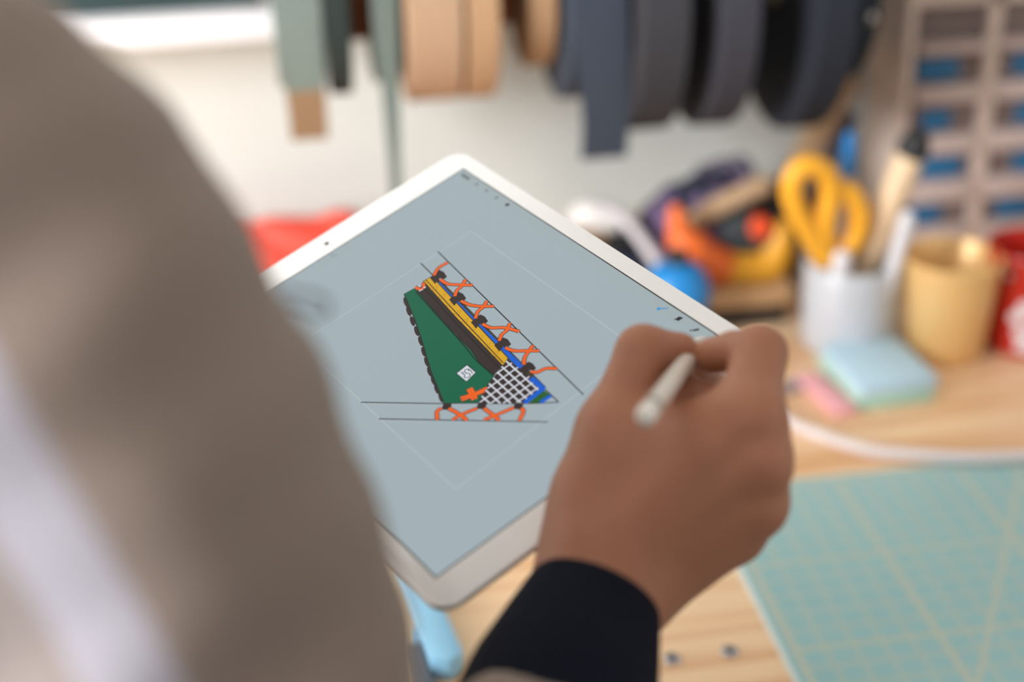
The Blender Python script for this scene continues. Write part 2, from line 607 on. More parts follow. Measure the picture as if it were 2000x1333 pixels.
poly('umber_band', [(435, 345), (500, 298), (700, 520), (1010, 845), (950, 915), (855, 825), (790, 740), (690, 632), (560, 490)], 3, K_dark)
poly('yellow_band', [(490, 300), (540, 272), (575, 300), (1042, 800), (1005, 850), (880, 720), (700, 535)], 4, K_yel)
stroke('panel_outline', [green+[green[0]]], 0.0007, 5, K_ink, sm=0)
stroke('panel_seam', [[(440, 368), (560, 502), (690, 645), (780, 750), (830, 812), (938, 908)]], 0.0008, 5, K_dln)
stroke('band_outline', [[(490, 300), (540, 272), (575, 300), (1042, 800), (1005, 850), (880, 720), (700, 535), (490, 300)], [(507, 292), (700, 503), (1010, 833)]], 0.0006, 5, K_ink, sm=0)
zz = []
for k in range(9):
    t = k/9; x, y = 545+t*445, 318+t*478
    zz.append([(x-8, y+34), (x+38, y+12), (x+26, y+52), (x-8, y+34)])
stroke('zigzag_stitch', zz, 0.0005, 5, K_yln, sm=0)
stroke('umber_fold', [[(500, 350), (700, 570), (980, 862)]], 0.0008, 4, scr_mat('fold', (34, 26, 26)), sm=0)
# lattice corner
lat = [(1040, 808), (1070, 838), (1140, 885), (1250, 985), (1235, 1015), (1145, 1097), (845, 1097), (905, 985), (1005, 850)]
poly('lattice_panel', lat, 6, K_dark)


def clip_line(p, d, pg):
    ts = []
    for i in range(len(pg)):
        a, b = np.array(pg[i], float), np.array(pg[(i+1) % len(pg)], float); e = b-a
        den = d[0]*e[1]-d[1]*e[0]
        if abs(den) < 1e-9:
            continue
        t = ((a[0]-p[0])*e[1]-(a[1]-p[1])*e[0])/den
        u = ((a[0]-p[0])*d[1]-(a[1]-p[1])*d[0])/den
        if 0 <= u <= 1:
            ts.append(t)
    return (min(ts), max(ts)) if len(ts) >= 2 else None


lines = []
for k in range(-9, 10):
    for d in ((0.74, 0.67), (0.82, -0.57)):
        n_ = (-d[1], d[0]); p = (1045+n_[0]*k*46, 960+n_[1]*k*46)
        r = clip_line(p, d, lat)
        if r and r[1]-r[0] > 12:
            lines.append([(p[0]+d[0]*t, p[1]+d[1]*t) for t in r])
stroke('lattice_thread', lines, 0.0009, 7, K_pale, sm=0)
stroke('blue_piping', [[(583, 312), (640, 375), (760, 500), (900, 640), (1130, 862)]], 0.0028, 2, K_blue, sm=0)
stroke('blue_piping', [[(1192, 932), (1272, 1003)], [(1275, 998), (1148, 1094)]], 0.0030, 8, K_blue, sm=0)
poly('leaf_corner', [(1275, 1012), (1322, 1046), (1252, 1094), (1172, 1094)], 7, K_gr2)
stroke('blue_piping', [[(1322, 1046), (1252, 1092)]], 0.0024, 8, K_blue, sm=0)
stroke('guide_line', [[(584, 107), (1532, 1040)], [(473, 183), (552, 262)], [(83, 1089), (625, 1098)], [(845, 1098), (1100, 1098), (1240, 1096), (1370, 1088)],
                      [(200, 1197), (1300, 1217)], [(1250, 975), (1370, 1088)]], 0.0007, 5, K_ink, sm=0)
# clips and ropes
for (x, y) in ((595, 273), (720, 415), (862, 563), (1013, 713), (1175, 870)):
    e = np.array((0.72, 0.69))*42; g = np.array((0.80, -0.60))*32
    cpt = np.array((x, y))
    poly('strap_clip', [cpt-e*0.8-g*1.5, cpt-e*0.9+g, cpt-e*0.2+g*1.35, cpt+e*0.7+g*1.1, cpt+e*0.75+g*0.4, cpt+e*0.2-g*0.2, cpt+e*0.5-g*1.7], 8, K_dark)
for (x, y) in ((645, 1117), (872, 1112), (1110, 1114)):
    poly('strap_clip', [(x-22, y-22), (x+30, y-20), (x+26, y+12), (x+8, y+24), (x-34, y+20), (x-34, y+8)], 8, K_dark)
ropes = [[(650, 180), (590, 215), (560, 265)], [(600, 290), (650, 320), (720, 325), (810, 328)], [(765, 290), (740, 335), (710, 360), (695, 400)],
         [(735, 430), (790, 455), (860, 465), (950, 465)], [(905, 430), (880, 470), (845, 500), (830, 545)], [(875, 580), (930, 605), (1020, 605), (1115, 630)],
         [(1055, 575), (1030, 625), (1000, 650), (985, 690)], [(1025, 735), (1080, 755), (1160, 755), (1245, 755)], [(1205, 720), (1175, 760), (1150, 800), (1145, 845)],
         [(1190, 890), (1230, 895), (1290, 870), (1360, 872)],
         [(610, 1130), (580, 1150), (582, 1205)], [(655, 1130), (720, 1165), (775, 1208)], [(840, 1130), (740, 1170), (680, 1205)], [(885, 1130), (940, 1170), (985, 1208)],
         [(1080, 1125), (960, 1175), (885, 1205)], [(1125, 1130), (1142, 1150), (1115, 1210)]]
for r_ in ropes:
    o = stroke('rope', [r_], 0.0019, 10, K_or)
    stroke('rope_outline', [r_], 0.0027, 9, K_ink)
knot = [[(732, 1062), (830, 1030), (905, 995)], [(740, 1078), (830, 1042), (890, 1018)], [(780, 1005), (800, 1040), (812, 1076)], [(800, 996), (822, 1034), (834, 1068)]]
stroke('knot_outline', knot, 0.0024, 8, K_ink)
stroke('knot', knot, 0.0017, 9, K_or)
# sewn label with its monogram
lab = [(775, 845), (832, 895), (770, 955), (705, 902)]
poly('sewn_label', lab, 5, K_pale)
stroke('label_outline', [lab+[lab[0]]], 0.0006, 6, K_ink, sm=0)
C5 = lambda x, y: ((820+x/5.882-680)*3.332, (680+y/5.882-460)*3.332)
mono = [[C5(*p) for p in q] for q in ([(465, 292), (497, 284), (492, 304), (518, 312), (512, 338), (545, 347), (578, 332), (572, 302), (537, 294), (515, 274), (528, 251), (556, 250), (562, 272)],
                                      [(556, 246), (588, 268), (605, 298)])]
stroke('label_monogram', mono, 0.0005, 6, K_ink)
# badge at the band's top
C4 = lambda x, y: ((780+x/9.52-680)*3.332, (480+y/9.52-460)*3.332)
poly('badge_patch', [C4(*p) for p in ((300, 768), (440, 690), (480, 720), (505, 775), (370, 862))], 6, K_dark)
stroke('badge_ring', [[C4(*p) for p in ((310, 772), (335, 805), (385, 820), (435, 800), (458, 755), (442, 702))]], 0.0018, 7, K_or)
stroke('badge_dash', [[C4(370, 852), C4(405, 838)], [C4(415, 832), C4(438, 824)], [C4(455, 800), C4(490, 775)]], 0.0011, 8, K_pale, sm=0)
poly('badge_core', [C4(*p) for p in ((345, 755), (380, 715), (415, 720), (410, 765), (375, 785))], 8, K_pale)
poly('badge_leaf', [C4(*p) for p in ((372, 735), (398, 728), (405, 748), (380, 755))], 9, K_dln)

# ------------------------------------------------------------------ stylus
tip2 = tl(1377, 660)
tipw = TP + TW @ np.array([tip2[0], tip2[1], 0.0006])
capw = at(1258, 818, 0.6635)
ax = (capw-tipw)/np.linalg.norm(capw-tipw)
Lp = 0.1757
capw = tipw+ax*Lp
st = empty('stylus', tipw, 'slim white stylus pinched between thumb and index finger above the tablet', 'stylus')
M_pw = mat('stylus_white', (232, 226, 218), 0.22, coat=0.3)
pt = lambda s: tipw+ax*s
mk('barrel', loft([pt(0.021), pt(0.03), pt(0.1555)], [0.0042, 0.0047, 0.0047]), M_pw, st)
mk('nib', loft([pt(0), pt(0.0015), pt(0.006), pt(0.021)], [0.0004, 0.0009, 0.0019, 0.0042]), M_pw, st)
mk('metal_band', loft([pt(0.1555), pt(0.1605)], [0.00467, 0.00467]), mat('stylus_band', (128, 120, 112), 0.3, 1.0), st)
mk('cap', loft([pt(0.1605), pt(0.170), pt(0.1735), pt(0.1752), pt(Lp)], [0.0047, 0.0047, 0.0039, 0.0023, 0.0004]), M_pw, st)

# ------------------------------------------------------------------ person
P3 = cam3
Wc = P3(1172, 1138, 0.74)
E_r = np.array([-0.030, 0.270, 0.580]); S_r = P3(-130, 420, 0.48)
toW = lambda v: CAM + RCW @ np.asarray(v)
hand = []
A_ = lambda a, b, r1, r2, k=None: hand.append((np.asarray(a), np.asarray(b), r1, r2)+(() if k is None else (k,)))
mcp = dict(i=P3(1460, 818, .724), m=P3(1474, 903, .722), r=P3(1470, 985, .733), p=P3(1430, 1040, .748))
car = dict(i=P3(1192, 1065, .738), m=P3(1205, 1085, .736), r=P3(1222, 1110, .742), p=P3(1243, 1140, .750))
rr = dict(i=.0155, m=.0155, r=.0148, p=.0138)
A_(Wc+(E_r-Wc)*0.35, Wc, .034, .0265)
for q in 'imrp':
    A_(car[q], mcp[q], .0185, rr[q], .018)
A_(P3(1180, 1010, .758), P3(1420, 900, .757), .020, .016, .02)
A_(P3(1190, 1080, .757), P3(1400, 985, .765), .020, .016, .02)
A_(P3(1235, 1130, .765), P3(1385, 1050, .772), .018, .014, .02)
A_(Wc, P3(1178, 960, .752), .027, .0195, .02)
# thumb
A_(P3(1178, 960, .752), P3(1196, 840, .757), .0195, .0158, .015)
A_(P3(1196, 840, .757), P3(1256, 688, .768), .0152, .0128, .010)
A_(P3(1256, 688, .768), P3(1328, 684, .776), .0122, .0088, .006)
A_(P3(1215, 865, .752), P3(1432, 838, .737), .0140, .0130, .016)
A_(P3(1235, 920, .750), P3(1400, 870, .738), .0165, .0150, .02)
A_(P3(1290, 775, .776), P3(1400, 800, .770), .0120, .0125, .012)
# index
A_(mcp['i'], P3(1484, 690, .747), .0150, .0128, .010)
A_(P3(1484, 690, .747), P3(1434, 688, .763), .0125, .0104, .004)
A_(P3(1434, 688, .765), P3(1391, 694, .773), .0104, .0088, .0015)
# middle, ring, little finger curled under the palm
A_(mcp['m'], P3(1458, 832, .766), .0140, .0118, .008)
A_(P3(1458, 832, .766), P3(1398, 772, .786), .0115, .0100, .004)
A_(P3(1398, 772, .786), P3(1348, 726, .800), .0098, .0088, .003)
A_(mcp['r'], P3(1468, 945, .776), .0132, .0112, .008)
A_(P3(1468, 945, .776), P3(1420, 905, .797), .0108, .0094, .005)
A_(P3(1420, 905, .797), P3(1378, 890, .800), .0092, .0080, .004)
A_(mcp['p'], P3(1432, 1018, .786), .0120, .0100, .008)
A_(P3(1432, 1018, .786), P3(1388, 990, .800), .0096, .0085, .005)
A_(P3(1388, 990, .800), P3(1352, 975, .802), .0083, .0072, .004)
for q in 'imrp':                                   # extensor tendons under the skin
    u_ = car[q]+(mcp[q]-car[q])*0.25; A_(u_+np.array([0, 0, -rr[q]*.86]), mcp[q]+np.array([0, 0, -rr[q]*.90]), .0034, .0034, .009)
# knuckles
for q, dx in (('i', 6), ('m', 8), ('r', 8), ('p', 4)):
    v = mcp[q]; A_(v+np.array([dx/4300, -.001, -.004]), v+np.array([dx/4300, 0, -.003]), rr[q]*0.86, rr[q]*0.86, .006)
HV = relax(nets(hand, 0.0016, 0.008), 2)
HV = (CAM + HV[0] @ RCW.T, HV[1])

# rest of the body (mostly clothed or outside the frame)
S_w, E_w, W_w = toW(S_r), toW(E_r), toW(Wc)
up3 = np.array([0, 0, 1.0])
S_l = S_w + np.array([-0.36, 0.14, 0.0])
mid = (S_w+S_l)/2
chest = mid+np.array([0, -0.03, -0.10]); pelv = np.array([mid[0], mid[1]-0.05, 0.96])
grip = TP + TW @ np.array([-0.01, -HY-0.004, -0.003])
W_l = grip+np.array([-0.085, -0.060, -0.035]); E_l = np.array([S_l[0]-0.03, S_l[1]+0.02, 1.16])
neck = mid+np.array([0, 0.0, 0.07]); headc = mid+np.array([0.01, 0.07, 0.235])
body = [(pelv, chest, .135, .14), (chest+[-.1, 0, .03], chest+[.1, 0, .03], .11, .11), (S_w, E_w, .052, .040), (S_l, E_l, .052, .040),
        (S_w+[-.03, 0, 0], neck, .055, .05), (S_l+[.03, 0, 0], neck, .055, .05), (neck-[0, 0, .03], headc-[0, .02, .07], .056, .054),
        (headc+[0, -.025, .03], headc+[0, .02, .02], .088, .082), (headc+[0, .03, .01], headc+[0, .045, -.085], .066, .042),
        (headc+[0, .098, .005], headc+[0, .112, -.028], .009, .014, .012), (headc+[.072, 0, .0], headc+[.082, -.012, -.03], .014, .010, .008),
        (headc+[-.072, 0, .0], headc+[-.082, -.012, -.03], .014, .010, .008), (headc+[-.03, .095, .028], headc+[.03, .095, .028], .012, .012, .012),
        (headc+[-.018, .092, -.062], headc+[.018, .092, -.062], .008, .008, .008),
        (E_w, W_w+(E_w-W_w)*0.3, .041, .034), (E_l, W_l, .040, .027)]
hips = [pelv+[.09, 0, -.03], pelv+[-.09, 0, -.03]]; feet = [np.array([h[0]+s*.03, h[1]+.0, 0.08]) for h, s in zip(hips, (1, -1))]
for h_, f_ in zip(hips, feet):
    kn = (h_+f_)/2+[0, .02, 0]
    body += [(h_, kn, .085, .058), (kn, f_, .055, .038), (f_+[0, 0, -.035], f_+[0, .15, -.045], .036, .030)]
BV = relax(nets(body, 0.011, 0.03), 1)
lh = [(W_l, grip+np.array([-0.03, -0.02, -0.022]), .026, .022)]
tx, ty, tz = TW[:, 0], TW[:, 1], TW[:, 2]
for i in range(4):
    b0 = grip+tx*(-0.035+0.021*i)-ty*0.028-tz*0.024
    b1 = b0+ty*0.040-tz*0.002; b2 = b1+ty*0.030+tz*0.004; b3 = b2+ty*0.020+tz*0.005
    Ls = (0.95, 1.0, 0.96, 0.8)[i]
    lh += [(grip+np.array([-0.03, -0.02, -0.022]), b0, .018, .0125, .014), (b0, b0+(b1-b0)*Ls, .011, .010, .004), (b0+(b1-b0)*Ls, b0+(b2-b0)*Ls, .0098, .009, .003), (b0+(b2-b0)*Ls, b0+(b3-b0)*Ls, .0088, .0076, .003)]
th0 = grip-ty*0.030-tz*0.010+tx*0.03
lh += [(grip+np.array([-0.03, -0.02, -0.02]), th0, .020, .014, .014), (th0, th0+ty*0.020+tz*0.021, .0135, .012, .005), (th0+ty*0.020+tz*0.021, th0+ty*0.046+tz*0.0222, .0115, .009, .004)]
LV = relax(nets(lh, 0.0026, 0.008), 1)
M_skin = mat('skin', (168, 112, 84), 0.5, spec=0.45, var=0.12, scale=28, bump=0.25, bscale=420, sss=0.12)
person = mk('person', join(HV, BV, LV), M_skin, smooth='all', origin=(mid[0], mid[1], 0))
tag(person, 'person in a taupe jacket over navy sleeves, drawing on the tablet with a stylus', 'person')


# jacket
def folds(G):
    x, y, z = G[..., 0], G[..., 1], G[..., 2]
    return (0.0028*np.sin(52*z+36*x+1.6*np.sin(19*y+9*z))+0.0030*np.sin(61*x-39*z+2.0)*np.sin(23*z+12*y)+0.0016*np.sin(110*z-60*x+40*y)).astype(np.float32)


jk_end = W_w+(E_w-W_w)*0.485
J = [(S_w, S_w+(E_w-S_w)*0.5, .074, .062), (S_w+(E_w-S_w)*0.18, S_w+(E_w-S_w)*0.32, .079, .076), (S_w+(E_w-S_w)*0.5, E_w, .062, .058), (E_w, jk_end, .058, .052, .02), (S_w+[-.04, 0, .0], neck+[.05, -.01, -.055], .074, .06),
     (S_l+[.04, 0, .0], neck+[-.05, -.01, -.055], .074, .06), (S_l, E_l, .074, .064), (E_l, W_l+(E_l-W_l)*0.25, .062, .052),
     (chest+[-.11, 0, .02], chest+[.11, 0, .02], .135, .135), (chest, pelv+[0, 0, -.12], .165, .168), (neck+[-.04, -.01, -.02], neck+[.04, -.01, -.02], .062, .062)]
JV = relax(nets(J, 0.0072, 0.035, folds, zmin=pelv[2]-.07), 2)
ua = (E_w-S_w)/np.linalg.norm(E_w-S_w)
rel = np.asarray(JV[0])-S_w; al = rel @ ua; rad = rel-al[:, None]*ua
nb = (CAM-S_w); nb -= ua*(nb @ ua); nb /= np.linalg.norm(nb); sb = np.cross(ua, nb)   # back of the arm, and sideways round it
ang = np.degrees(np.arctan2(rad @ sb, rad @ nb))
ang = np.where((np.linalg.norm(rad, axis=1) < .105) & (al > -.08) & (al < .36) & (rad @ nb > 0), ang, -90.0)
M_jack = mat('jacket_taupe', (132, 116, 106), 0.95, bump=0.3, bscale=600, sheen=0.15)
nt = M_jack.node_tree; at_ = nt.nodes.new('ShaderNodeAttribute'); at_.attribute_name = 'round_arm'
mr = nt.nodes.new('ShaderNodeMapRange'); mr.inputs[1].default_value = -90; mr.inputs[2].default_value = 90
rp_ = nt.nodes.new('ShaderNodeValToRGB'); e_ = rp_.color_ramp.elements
tau, pale = (*S(134, 118, 108), 1), (*S(160, 155, 163), 1)  # pale band: window light on the sleeve, painted into the jacket colour
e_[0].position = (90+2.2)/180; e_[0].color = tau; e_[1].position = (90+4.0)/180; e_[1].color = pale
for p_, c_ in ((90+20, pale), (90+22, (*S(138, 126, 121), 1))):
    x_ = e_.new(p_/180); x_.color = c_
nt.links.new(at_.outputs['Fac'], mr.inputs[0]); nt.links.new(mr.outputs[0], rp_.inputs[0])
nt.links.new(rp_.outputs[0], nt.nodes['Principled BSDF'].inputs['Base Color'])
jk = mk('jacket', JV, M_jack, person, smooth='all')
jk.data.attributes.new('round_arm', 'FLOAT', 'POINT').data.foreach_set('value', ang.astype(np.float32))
# navy sleeve under it
s0 = W_w+(E_w-W_w)*0.045; s1 = W_w+(E_w-W_w)*0.55
dv = s1-s0
sp_ = [s0+dv*t for t in (0.03, 0.0, 0.01, 0.05, 0.12, 0.2, 0.3, 0.4, 0.5, 0.75, 1)]
sr_ = [.0275, .0300, .0318, .0330, .0350, .0372, .0398, .0425, .0440, .046, .047]
mk('knit_sleeve', loft(sp_, sr_, 40), mat('navy_knit', (22, 25, 36), 0.95, spec=0.1, var=0.15, scale=200, bump=0.4, bscale=700), person)
mk('knit_sleeve', loft([W_l+(E_l-W_l)*t for t in (0.02, 0.0, 0.3, 0.5)], [.028, .032, .042, .044], 32), MATS['navy_knit'], person)
# trousers, shoes, hair
T_ = [(pelv+[-.05, 0, .06], pelv+[.05, 0, .06], .142, .142)]
for h_, f_ in zip(hips, feet):
    kn = (h_+f_)/2+[0, .02, 0]; T_ += [(h_, kn, .105, .082), (kn, f_, .080, .070)]
mk('trousers', relax(nets(T_, 0.013, 0.03), 1), mat('denim', (52, 60, 78), 0.9, var=0.15, scale=60), person, smooth='all')
for f_ in feet:
    mk('shoe', relax(nets([(f_+[0, -.03, -.035], f_+[0, .17, -.045], .052, .042), (f_+[0, -.03, -.03], f_+[0, -.02, .02], .05, .05)], 0.008, 0.03, lo=f_-[.1, .15, .08], hi=f_+[.1, .28, .12]), 1), M_dark, person, smooth='all')
mk('hair', relax(nets([(headc+[0, -.04, .045], headc+[0, .025, .052], .093, .078), (headc+[0, -.055, .0], headc+[0, -.05, -.05], .075, .05)], 0.008, 0.04), 1), mat('hair_brown', (44, 32, 26), 0.7, bump=0.5, bscale=300), person, smooth='all')
# loop of drawcord standing off the sleeve
lp = [(556, 566, .60), (585, 572, .605), (622, 578, .61), (640, 596, .612), (632, 618, .612), (606, 612, .61), (578, 600, .605), (552, 592, .60)]
mk('drawcord', tube(smooth_path([at(q[0], q[1], q[2]-.06) for q in lp], 6), 0.0009, 8), mat('cord_grey', (120, 120, 126), 0.8), person)

# ------------------------------------------------------------------ cutting mat
MX0, MX1, MY0, MY1 = 0.327, 0.96, 0.80, 1.192
GX0, GY1, GS = 0.3398, 1.178, 0.02268


def mat_cutting():
    M = bpy.data.materials.new('cutting_mat_print'); M.use_nodes = True
    nt = M.node_tree; b = nt.nodes['Principled BSDF']; b.inputs['Roughness'].default_value = 0.38
    tc = nt.nodes.new('ShaderNodeTexCoord'); sx = nt.nodes.new('ShaderNodeSeparateXYZ')
    nt.links.new(tc.outputs['Object'], sx.inputs[0])

    def op(o, a, b_=None):
        n = nt.nodes.new('ShaderNodeMath'); n.operation = o
        for i, v in enumerate((a, b_)):
            if v is None: continue
            if isinstance(v, (int, float)): n.inputs[i].default_value = v
            else: nt.links.new(v, n.inputs[i])
        return n.outputs[0]

    def line(src, step, wd):
        q = op('DIVIDE', src, step); fr = op('ABSOLUTE', op('SUBTRACT', q, op('ROUND', q)))
        return op('LESS_THAN', op('MULTIPLY', fr, step), wd/2)
    xs, ys = sx.outputs[0], sx.outputs[1]
    m1 = op('MAXIMUM', line(xs, GS, 0.0040), line(ys, GS*1.02, 0.0040))
    m2 = op('MAXIMUM', line(xs, GS*5, 0.0062), line(ys, GS*5.1, 0.0050))
    dg = line(op('ADD', op('MULTIPLY', xs, 0.866), op('MULTIPLY', ys, -0.5)), GS*11, 0.0045)
    m2 = op('MAXIMUM', m2, dg)
    fac = op('MAXIMUM', op('MULTIPLY', m1, 0.42), op('MULTIPLY', m2, 0.66))
    inside = op('MULTIPLY', op('GREATER_THAN', xs, -0.004), op('LESS_THAN', ys, 0.004))
    fac = op('MULTIPLY', fac, inside)
    n = nt.nodes.new('ShaderNodeTexNoise'); n.inputs['Scale'].default_value = 9
    nt.links.new(tc.outputs['Object'], n.inputs['Vector'])
    m0 = nt.nodes.new('ShaderNodeMix'); m0.data_type = 'RGBA'
    m0.inputs[6].default_value = (*S(148, 194, 200), 1); m0.inputs[7].default_value = (*S(157, 200, 204), 1)
    nt.links.new(n.outputs['Fac'], m0.inputs[0])
    mx = nt.nodes.new('ShaderNodeMix'); mx.data_type = 'RGBA'
    nt.links.new(m0.outputs[2], mx.inputs[6]); mx.inputs[7].default_value = (*S(206, 204, 182), 1)
    nt.links.new(fac, mx.inputs[0]); nt.links.new(mx.outputs[2], b.inputs['Base Color'])
    return M


cm = empty('cutting_mat', (GX0, GY1, BENCH_Z), 'teal self-healing cutting mat with beige grid lines lying on the bench', 'cutting mat')
mk('base_layer', box(MX0, MX1, MY0, MY1, BENCH_Z, BENCH_Z+0.0024, 0.0006), mat('mat_core', (226, 234, 232), 0.5), cm)
mk('printed_face', box(MX0+0.004, MX1-0.004, MY0+0.004, MY1-0.0015, BENCH_Z+0.0022, BENCH_Z+0.0030), mat_cutting(), cm, smooth=False)

# ------------------------------------------------------------------ things on the bench: notes, cable, blue tray
g = lambda *p: on_table(*p)
pc = (g(1614, 712)+g(1764, 690)+g(1806, 785)+g(1673, 803))/4
nt_ = empty('sticky_note_pad', (pc[0], pc[1], BENCH_Z), 'thick pale blue and mint sticky note pad in front of the white pot', 'note pad')
rz = math.radians(4)
layers = [((170, 214, 196), 0, .008, (-.004, -.003)), ((205, 226, 206), .008, .012, (-.006, 0.0)), ((186, 218, 236), .012, .024, (0, 0))]
for i, (c_, z0, z1, of) in enumerate(layers):
    mk('note_layer', box(pc[0]+of[0]-.040, pc[0]+of[0]+.040, pc[1]+of[1]-.050, pc[1]+of[1]+.050, BENCH_Z+z0, BENCH_Z+z1, 0.0008, rotz=rz), mat('note_%d' % i, c_, 0.8), nt_)
a = g(1575, 742); b = g(1650, 812)
d_ = (b-a)/np.linalg.norm(b-a); n_ = np.array([-d_[1], d_[0], 0]); m_ = (a+b)/2
vf = box(-.043, .043, -.0125, .0125, 0, .007, .0008)
vf = (vf[0] @ np.array([d_, n_, [0, 0, 1]])+m_, vf[1])
tag(mk('sticky_flag_pad', vf, mat('note_pink', (244, 178, 184), 0.8)), 'narrow pink sticky note pad leaning beside the blue pad', 'note pad')
a = g(1500, 770); b = g(1580, 750)
d_ = (b-a)/np.linalg.norm(b-a); n_ = np.array([-d_[1], d_[0], 0]); m_ = (a+b)/2
vf = box(-.05, .045, -.011, .011, 0, .004, .0008)
vf = (vf[0] @ np.array([d_, n_, [0, 0, 1]])+m_, vf[1])
tag(mk('steel_ruler', vf, mat('ruler_grey', (168, 160, 168), 0.4, 0.5)), 'short grey metal ruler lying between the hand and the pink notes', 'ruler')
cb = [g(1400, 760), g(1470, 795), g(1545, 838), g(1620, 868), g(1700, 892), g(1790, 906), g(1880, 911), g(1960, 910), g(2060, 905), g(2200, 890)]
cb = [p+[0, 0, 0.0058+(0.0034 if p[0] > MX0 and p[1] < MY1+.01 else 0)] for p in cb]
tag(mk('white_cable', tube(smooth_path(cb, 8), 0.0058, 12), mat('cable_white', (232, 222, 222), 0.45)), 'white cable curving over the bench along the edge of the cutting mat', 'cable')

# light blue plastic caddy at the near edge
q1, q2, q3 = g(800, 1120), g(905, 1320), g(790, 1135)
M_lb = mat('sky_blue_plastic', (150, 208, 242), 0.35)
dirv = (q2-g(832, 1150)); dirv /= np.linalg.norm(dirv); nv = np.array([-dirv[1], dirv[0], 0])
tr = empty('utility_cutter', (g(860, 1230)[0], g(860, 1230)[1], BENCH_Z), 'sky blue plastic cutter with grey insert lying under the near corner of the tablet', 'cutter')
base = g(836, 1150)


def lb(u, v, z):
    return base+dirv*u-nv*v+np.array([0, 0, z])


def lbprism(pts, z0, z1, bev=0.002):
    return prism([lb(u, v, z0) for u, v in pts], (0, 0, z1-z0), bev)


mk('handle', lbprism([(-.10, -.0), (.118, .0), (.125, .012), (.118, .026), (.085, .026), (.082, .034), (.077, .034), (.074, .026), (-.10, .026)], 0, .020), M_lb, tr)
mk('insert', lbprism([(.084, .027), (.150, .027), (.150, .046), (.084, .040)], 0, .012, .001), mat('slate_insert', (86, 98, 112), 0.5), tr)

# ------------------------------------------------------------------ cups
cc = g(1655, 670)
pot = empty('pencil_pot', cc, 'white ceramic pot crammed with yellow scissors, markers and a wooden handle', 'pot')
PR, PH = 0.050, 0.098
mk('pot_body', lathe([(0.0, 0.0), (PR-.006, 0.0), (PR-.002, .003), (PR, .010), (PR, PH-.002), (PR-.0015, PH), (PR-.003, PH-.002), (PR-.004, .006), (0, .006)], cc, 48), mat('white_ceramic', (194, 197, 203), 0.3), pot)
gc = g(1843, 688)
tag(mk('gold_cup', lathe([(0, 0), (.037, 0), (.039, .003), (.0485, .102), (.0515, .104), (.0515, .109), (.0495, .111), (.0475, .108), (.0375, .006), (0, .005)], gc, 48),
       mat('gold_plastic', (236, 194, 130), 0.3, 0.15)), 'empty tapered gold cup standing between the white pot and the red cup', 'cup')
rc = g(2000, 668)
red = empty('red_cup', rc, 'glossy red cup with white blossom print at the right edge', 'cup')
mk('cup_body', lathe([(0, 0), (.040, 0), (.044, .004), (.0475, .106), (.049, .109), (.0475, .112), (.046, .108), (.042, .006), (0, .005)], rc, 48), mat('red_enamel', (196, 44, 34), 0.25), red)
for (px, py, r_) in ((1985, 622, .0075), (2000, 600, .009), (1992, 650, .0085), (2004, 672, .009), (2016, 630, .009), (1990, 676, .006), (1978, 545, .004)):
    P0 = onY(px, py, rc[1]-.035)
    dd = P0[:2]-rc[:2]; z_ = P0[2]-rc[2]; Rr = .044+(.0475-.044)*(z_/.106)
    a0 = math.asin(max(-.95, min(.95, (P0[0]-rc[0])/Rr)))
    V = []
    for k in range(14):
        t = 2*math.pi*k/14; aa = a0+r_*math.cos(t)/Rr; zz_ = z_+r_*math.sin(t); R2 = .044+(.0475-.044)*(zz_/.106)+.0005
        V.append((rc[0]+R2*math.sin(aa), rc[1]-R2*math.cos(aa), rc[2]+zz_))
    V.append(np.mean(V, 0)+[0, -.0008, 0])
    mk('blossom_print', (np.array(V), [[k, (k+1) % 14, 14] for k in range(14)]), mat('print_white', (236, 226, 230), 0.4), red)

# things standing in the pot
PY = cc[1]
O = lambda px, py, dy=0.0: onY(px, py, PY+dy)


def rod_in_pot(name, top, r, material, label, cat, foot=(0, 0), r2=None, bev=0.002, parent=None):
    ft = cc+np.array([foot[0], foot[1], 0.009+r])
    return ft


sc = empty('scissors', cc+[0, -.02, .008], 'orange-yellow handled scissors standing blades down in the white pot', 'scissors')
M_yel = mat('scissor_yellow', (246, 176, 44), 0.4)
l1 = [O(1612, 505, -.02), O(1585, 462, -.022), O(1556, 410, -.024), O(1546, 365, -.026), O(1560, 332, -.028), O(1590, 326, -.028), O(1617, 345, -.026), O(1622, 385, -.024), O(1612, 430, -.022), O(1610, 470, -.02)]
l2 = [O(1618, 500, -.012), O(1612, 455, -.014), O(1614, 405, -.016), O(1632, 375, -.018), O(1658, 378, -.02), O(1677, 408, -.02), O(1678, 445, -.018), O(1662, 478, -.016), O(1638, 492, -.014)]
mk('handle', tube(smooth_path(l1, 6, True), 0.0115, 12, closed=True), M_yel, sc)
mk('handle', tube(smooth_path(l2, 6, True), 0.0115, 12, closed=True), M_yel, sc)
mk('blade', tube([O(1604, 470, -.018), O(1600, 505, -.018), cc+[-.012, -.02, .012]], [.0085, .008, .002], 10, flat=(1, .35)), M_metal, sc)
mk('blade', tube([O(1612, 480, -.010), O(1614, 510, -.012), cc+[.0, -.02, .012]], [.0085, .008, .002], 10, flat=(1, .35)), M_metal, sc)


